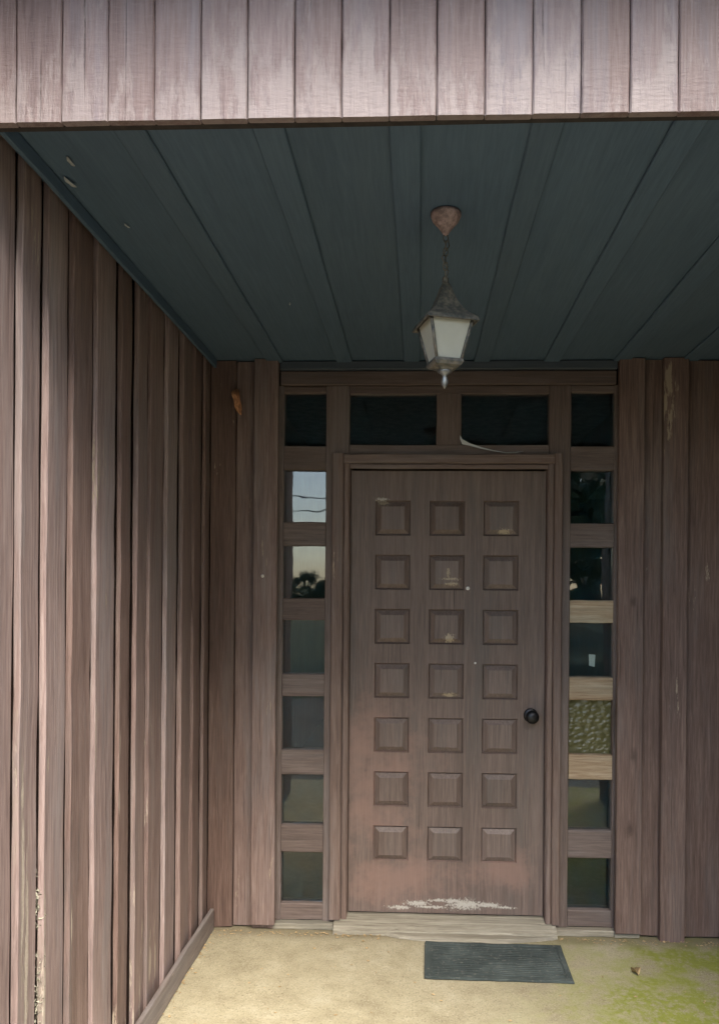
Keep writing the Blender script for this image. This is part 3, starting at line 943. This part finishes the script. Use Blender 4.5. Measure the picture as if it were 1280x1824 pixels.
# grey brown debris caught in the channel at the worn end of the side wall
vs, fs = [], []
for i in range(260):
    z = random.choice((random.gauss(0.42, 0.10), random.gauss(0.74, 0.04), random.gauss(0.55, 0.05)))
    y = -1.606 + random.gauss(0, 0.006)
    x = XL + 0.010 + abs(random.gauss(0, 0.008)) + 0.004
    p = Vector((x, y, z)); s_ = random.uniform(0.002, 0.007)
    u = Vector((random.gauss(0, 1), random.gauss(0, 1), random.gauss(0, 1))).normalized() * s_
    q = Vector((random.gauss(0, 1), random.gauss(0, 1), random.gauss(0, 1))).normalized() * s_ * 0.5
    b0 = len(vs)
    vs += [p - u, p + q, p + u, p - q, p + u.cross(q).normalized() * s_ * 0.4]
    fs += [(b0, b0 + 1, b0 + 4), (b0 + 1, b0 + 2, b0 + 4), (b0 + 2, b0 + 3, b0 + 4), (b0 + 3, b0, b0 + 4), (b0 + 3, b0 + 2, b0 + 1, b0)]
o = link('channel_debris', mesh('channel_debris', vs, fs), plain('grey_debris', (0.20, 0.17, 0.12), 0.9, 0, 90, 0.6, 0.2, tint=(0.42, 0.40, 0.30)))
tag(o, 'grey lichen and debris caught between two worn side wall boards', 'debris', kind='stuff')

# ------------------------------------------------------------------ beyond the drive: what the panes mirror
def tree_meshes(seed, h, r, leaves):
    rg = random.Random(seed)
    tk = tube_mesh('trunk', [(0, 0, 0), (0.05 * r, 0, h * 0.3), (-0.03 * r, 0.04 * r, h * 0.6), (0, 0, h * 0.93)], [0.035 * h, 0.027 * h, 0.017 * h, 0.004 * h], 8)
    clumps = []
    for i in range(34):
        z = h * (0.22 + 0.76 * rg.random())
        rr = r * (1.05 - ((z / h - 0.45) / 0.62) ** 2) * math.sqrt(rg.random())
        a = rg.uniform(0, 6.28)
        clumps.append((rr * math.cos(a), rr * math.sin(a), z, r * rg.uniform(0.22, 0.42)))
    vs, fs = [], []
    for i in range(leaves):
        c = clumps[rg.randrange(len(clumps))]
        d = Vector((rg.gauss(0, 1), rg.gauss(0, 1), rg.gauss(0, 0.8))).normalized() * c[3] * rg.random() ** 0.4
        p = Vector(c[:3]) + d
        u = Vector((rg.gauss(0, 1), rg.gauss(0, 1), rg.gauss(0, 1))).normalized()
        q = u.cross(Vector((rg.gauss(0, 1), rg.gauss(0, 1), rg.gauss(0, 1)))).normalized()
        s_ = h * 0.016 * rg.uniform(0.7, 1.4)
        b0 = len(vs)
        vs += [p - u * s_, p + q * s_ * 0.6, p + u * s_, p - q * s_ * 0.6]
        fs.append((b0, b0 + 1, b0 + 2, b0 + 3))
    me = bpy.data.meshes.new('crown'); me.from_pydata([tuple(v) for v in vs], [], fs); me.update()
    return tk, me


tkA, crA = tree_meshes(3, 9.0, 3.0, 6000)
tkB, crB = tree_meshes(8, 12.0, 4.2, 7000)
tkA.materials.append(M['bark']); tkB.materials.append(M['bark']); crA.materials.append(M['leaves']); crB.materials.append(M['leaves'])
for (x, y, kind, s_, rz, lab) in (
        (5.3, -16, 1, 1.2, 0.3, 'tall broad leafy tree across the drive'), (7.6, -27, 0, 1.45, 1.3, 'narrower leafy tree behind the tall broad one across the drive'),
        (4.4, -21, 0, 0.62, 0.8, 'rounded low tree tucked behind the tall broad tree'), (9.2, -38, 1, 1.6, 2.2, 'largest leafy tree, standing behind the others across the drive')):
    t_ = thing('leafy_tree', lab, 'tree', 'trees beyond the drive', loc=(x, y, -0.11))
    t_.scale = (s_, s_, s_); t_.rotation_euler.z = rz
    for nm, me in (('trunk', tkB if kind else tkA), ('crown', crB if kind else crA)):
        o = bpy.data.objects.new(nm, me); C.objects.link(o); o.parent = t_
for q in range(24):
    t_ = thing('leafy_tree', 'low leafy tree in the row at the far end of the lawn', 'tree', 'row of low trees at the lawn end', loc=(-26 + 1.1 * q + random.uniform(-0.6, 0.6), -62 + random.uniform(-4, 4), -0.11))
    s_ = random.uniform(0.26, 0.36) * (1 if q % 2 else 0.85)
    t_.scale = (s_ * 1.3, s_ * 1.3, s_); t_.rotation_euler.z = random.uniform(0, 6)
    for nm, me in (('trunk', tkB if q % 2 else tkA), ('crown', crB if q % 2 else crA)):
        o = bpy.data.objects.new(nm, me); C.objects.link(o); o.parent = t_

# service line across the lawn (its cables show in the panes)
poles = []
for (x, lab) in ((-22.0, 'wooden utility pole at the cable end away from the tall trees'), (24.0, 'wooden utility pole at the cable end behind the tall trees')):
    p_ = thing('utility_pole', lab, 'pole', 'utility poles along the lawn', loc=(x, -24, -0.11))
    link('post', tube_mesh('post', [(0, 0, 0), (0, 0, 3.2), (0, 0, 6.2)], [0.13, 0.115, 0.10], 10), 'bark', p_)
    link('crossarm', plank_mesh('crossarm', (-0.05, -0.5, 5.5), (0.05, 0.5, 5.62), 'y', n=4), 'bark', p_)
for (dy, zz, sag, lab) in ((-0.4, 5.66, 1.25, 'black cable strung between the poles, sagging more'), (0.4, 5.66, 0.85, 'black cable strung between the poles, pulled tighter')):
    pts = [(-22 + 46 * q / 24, -24 + dy, zz - 0.11 - sag * (1 - (2 * q / 24 - 1) ** 2)) for q in range(25)]
    tag(link('overhead_cable', tube_mesh('overhead_cable', pts, 0.022, 6), 'iron'), lab, 'cable')
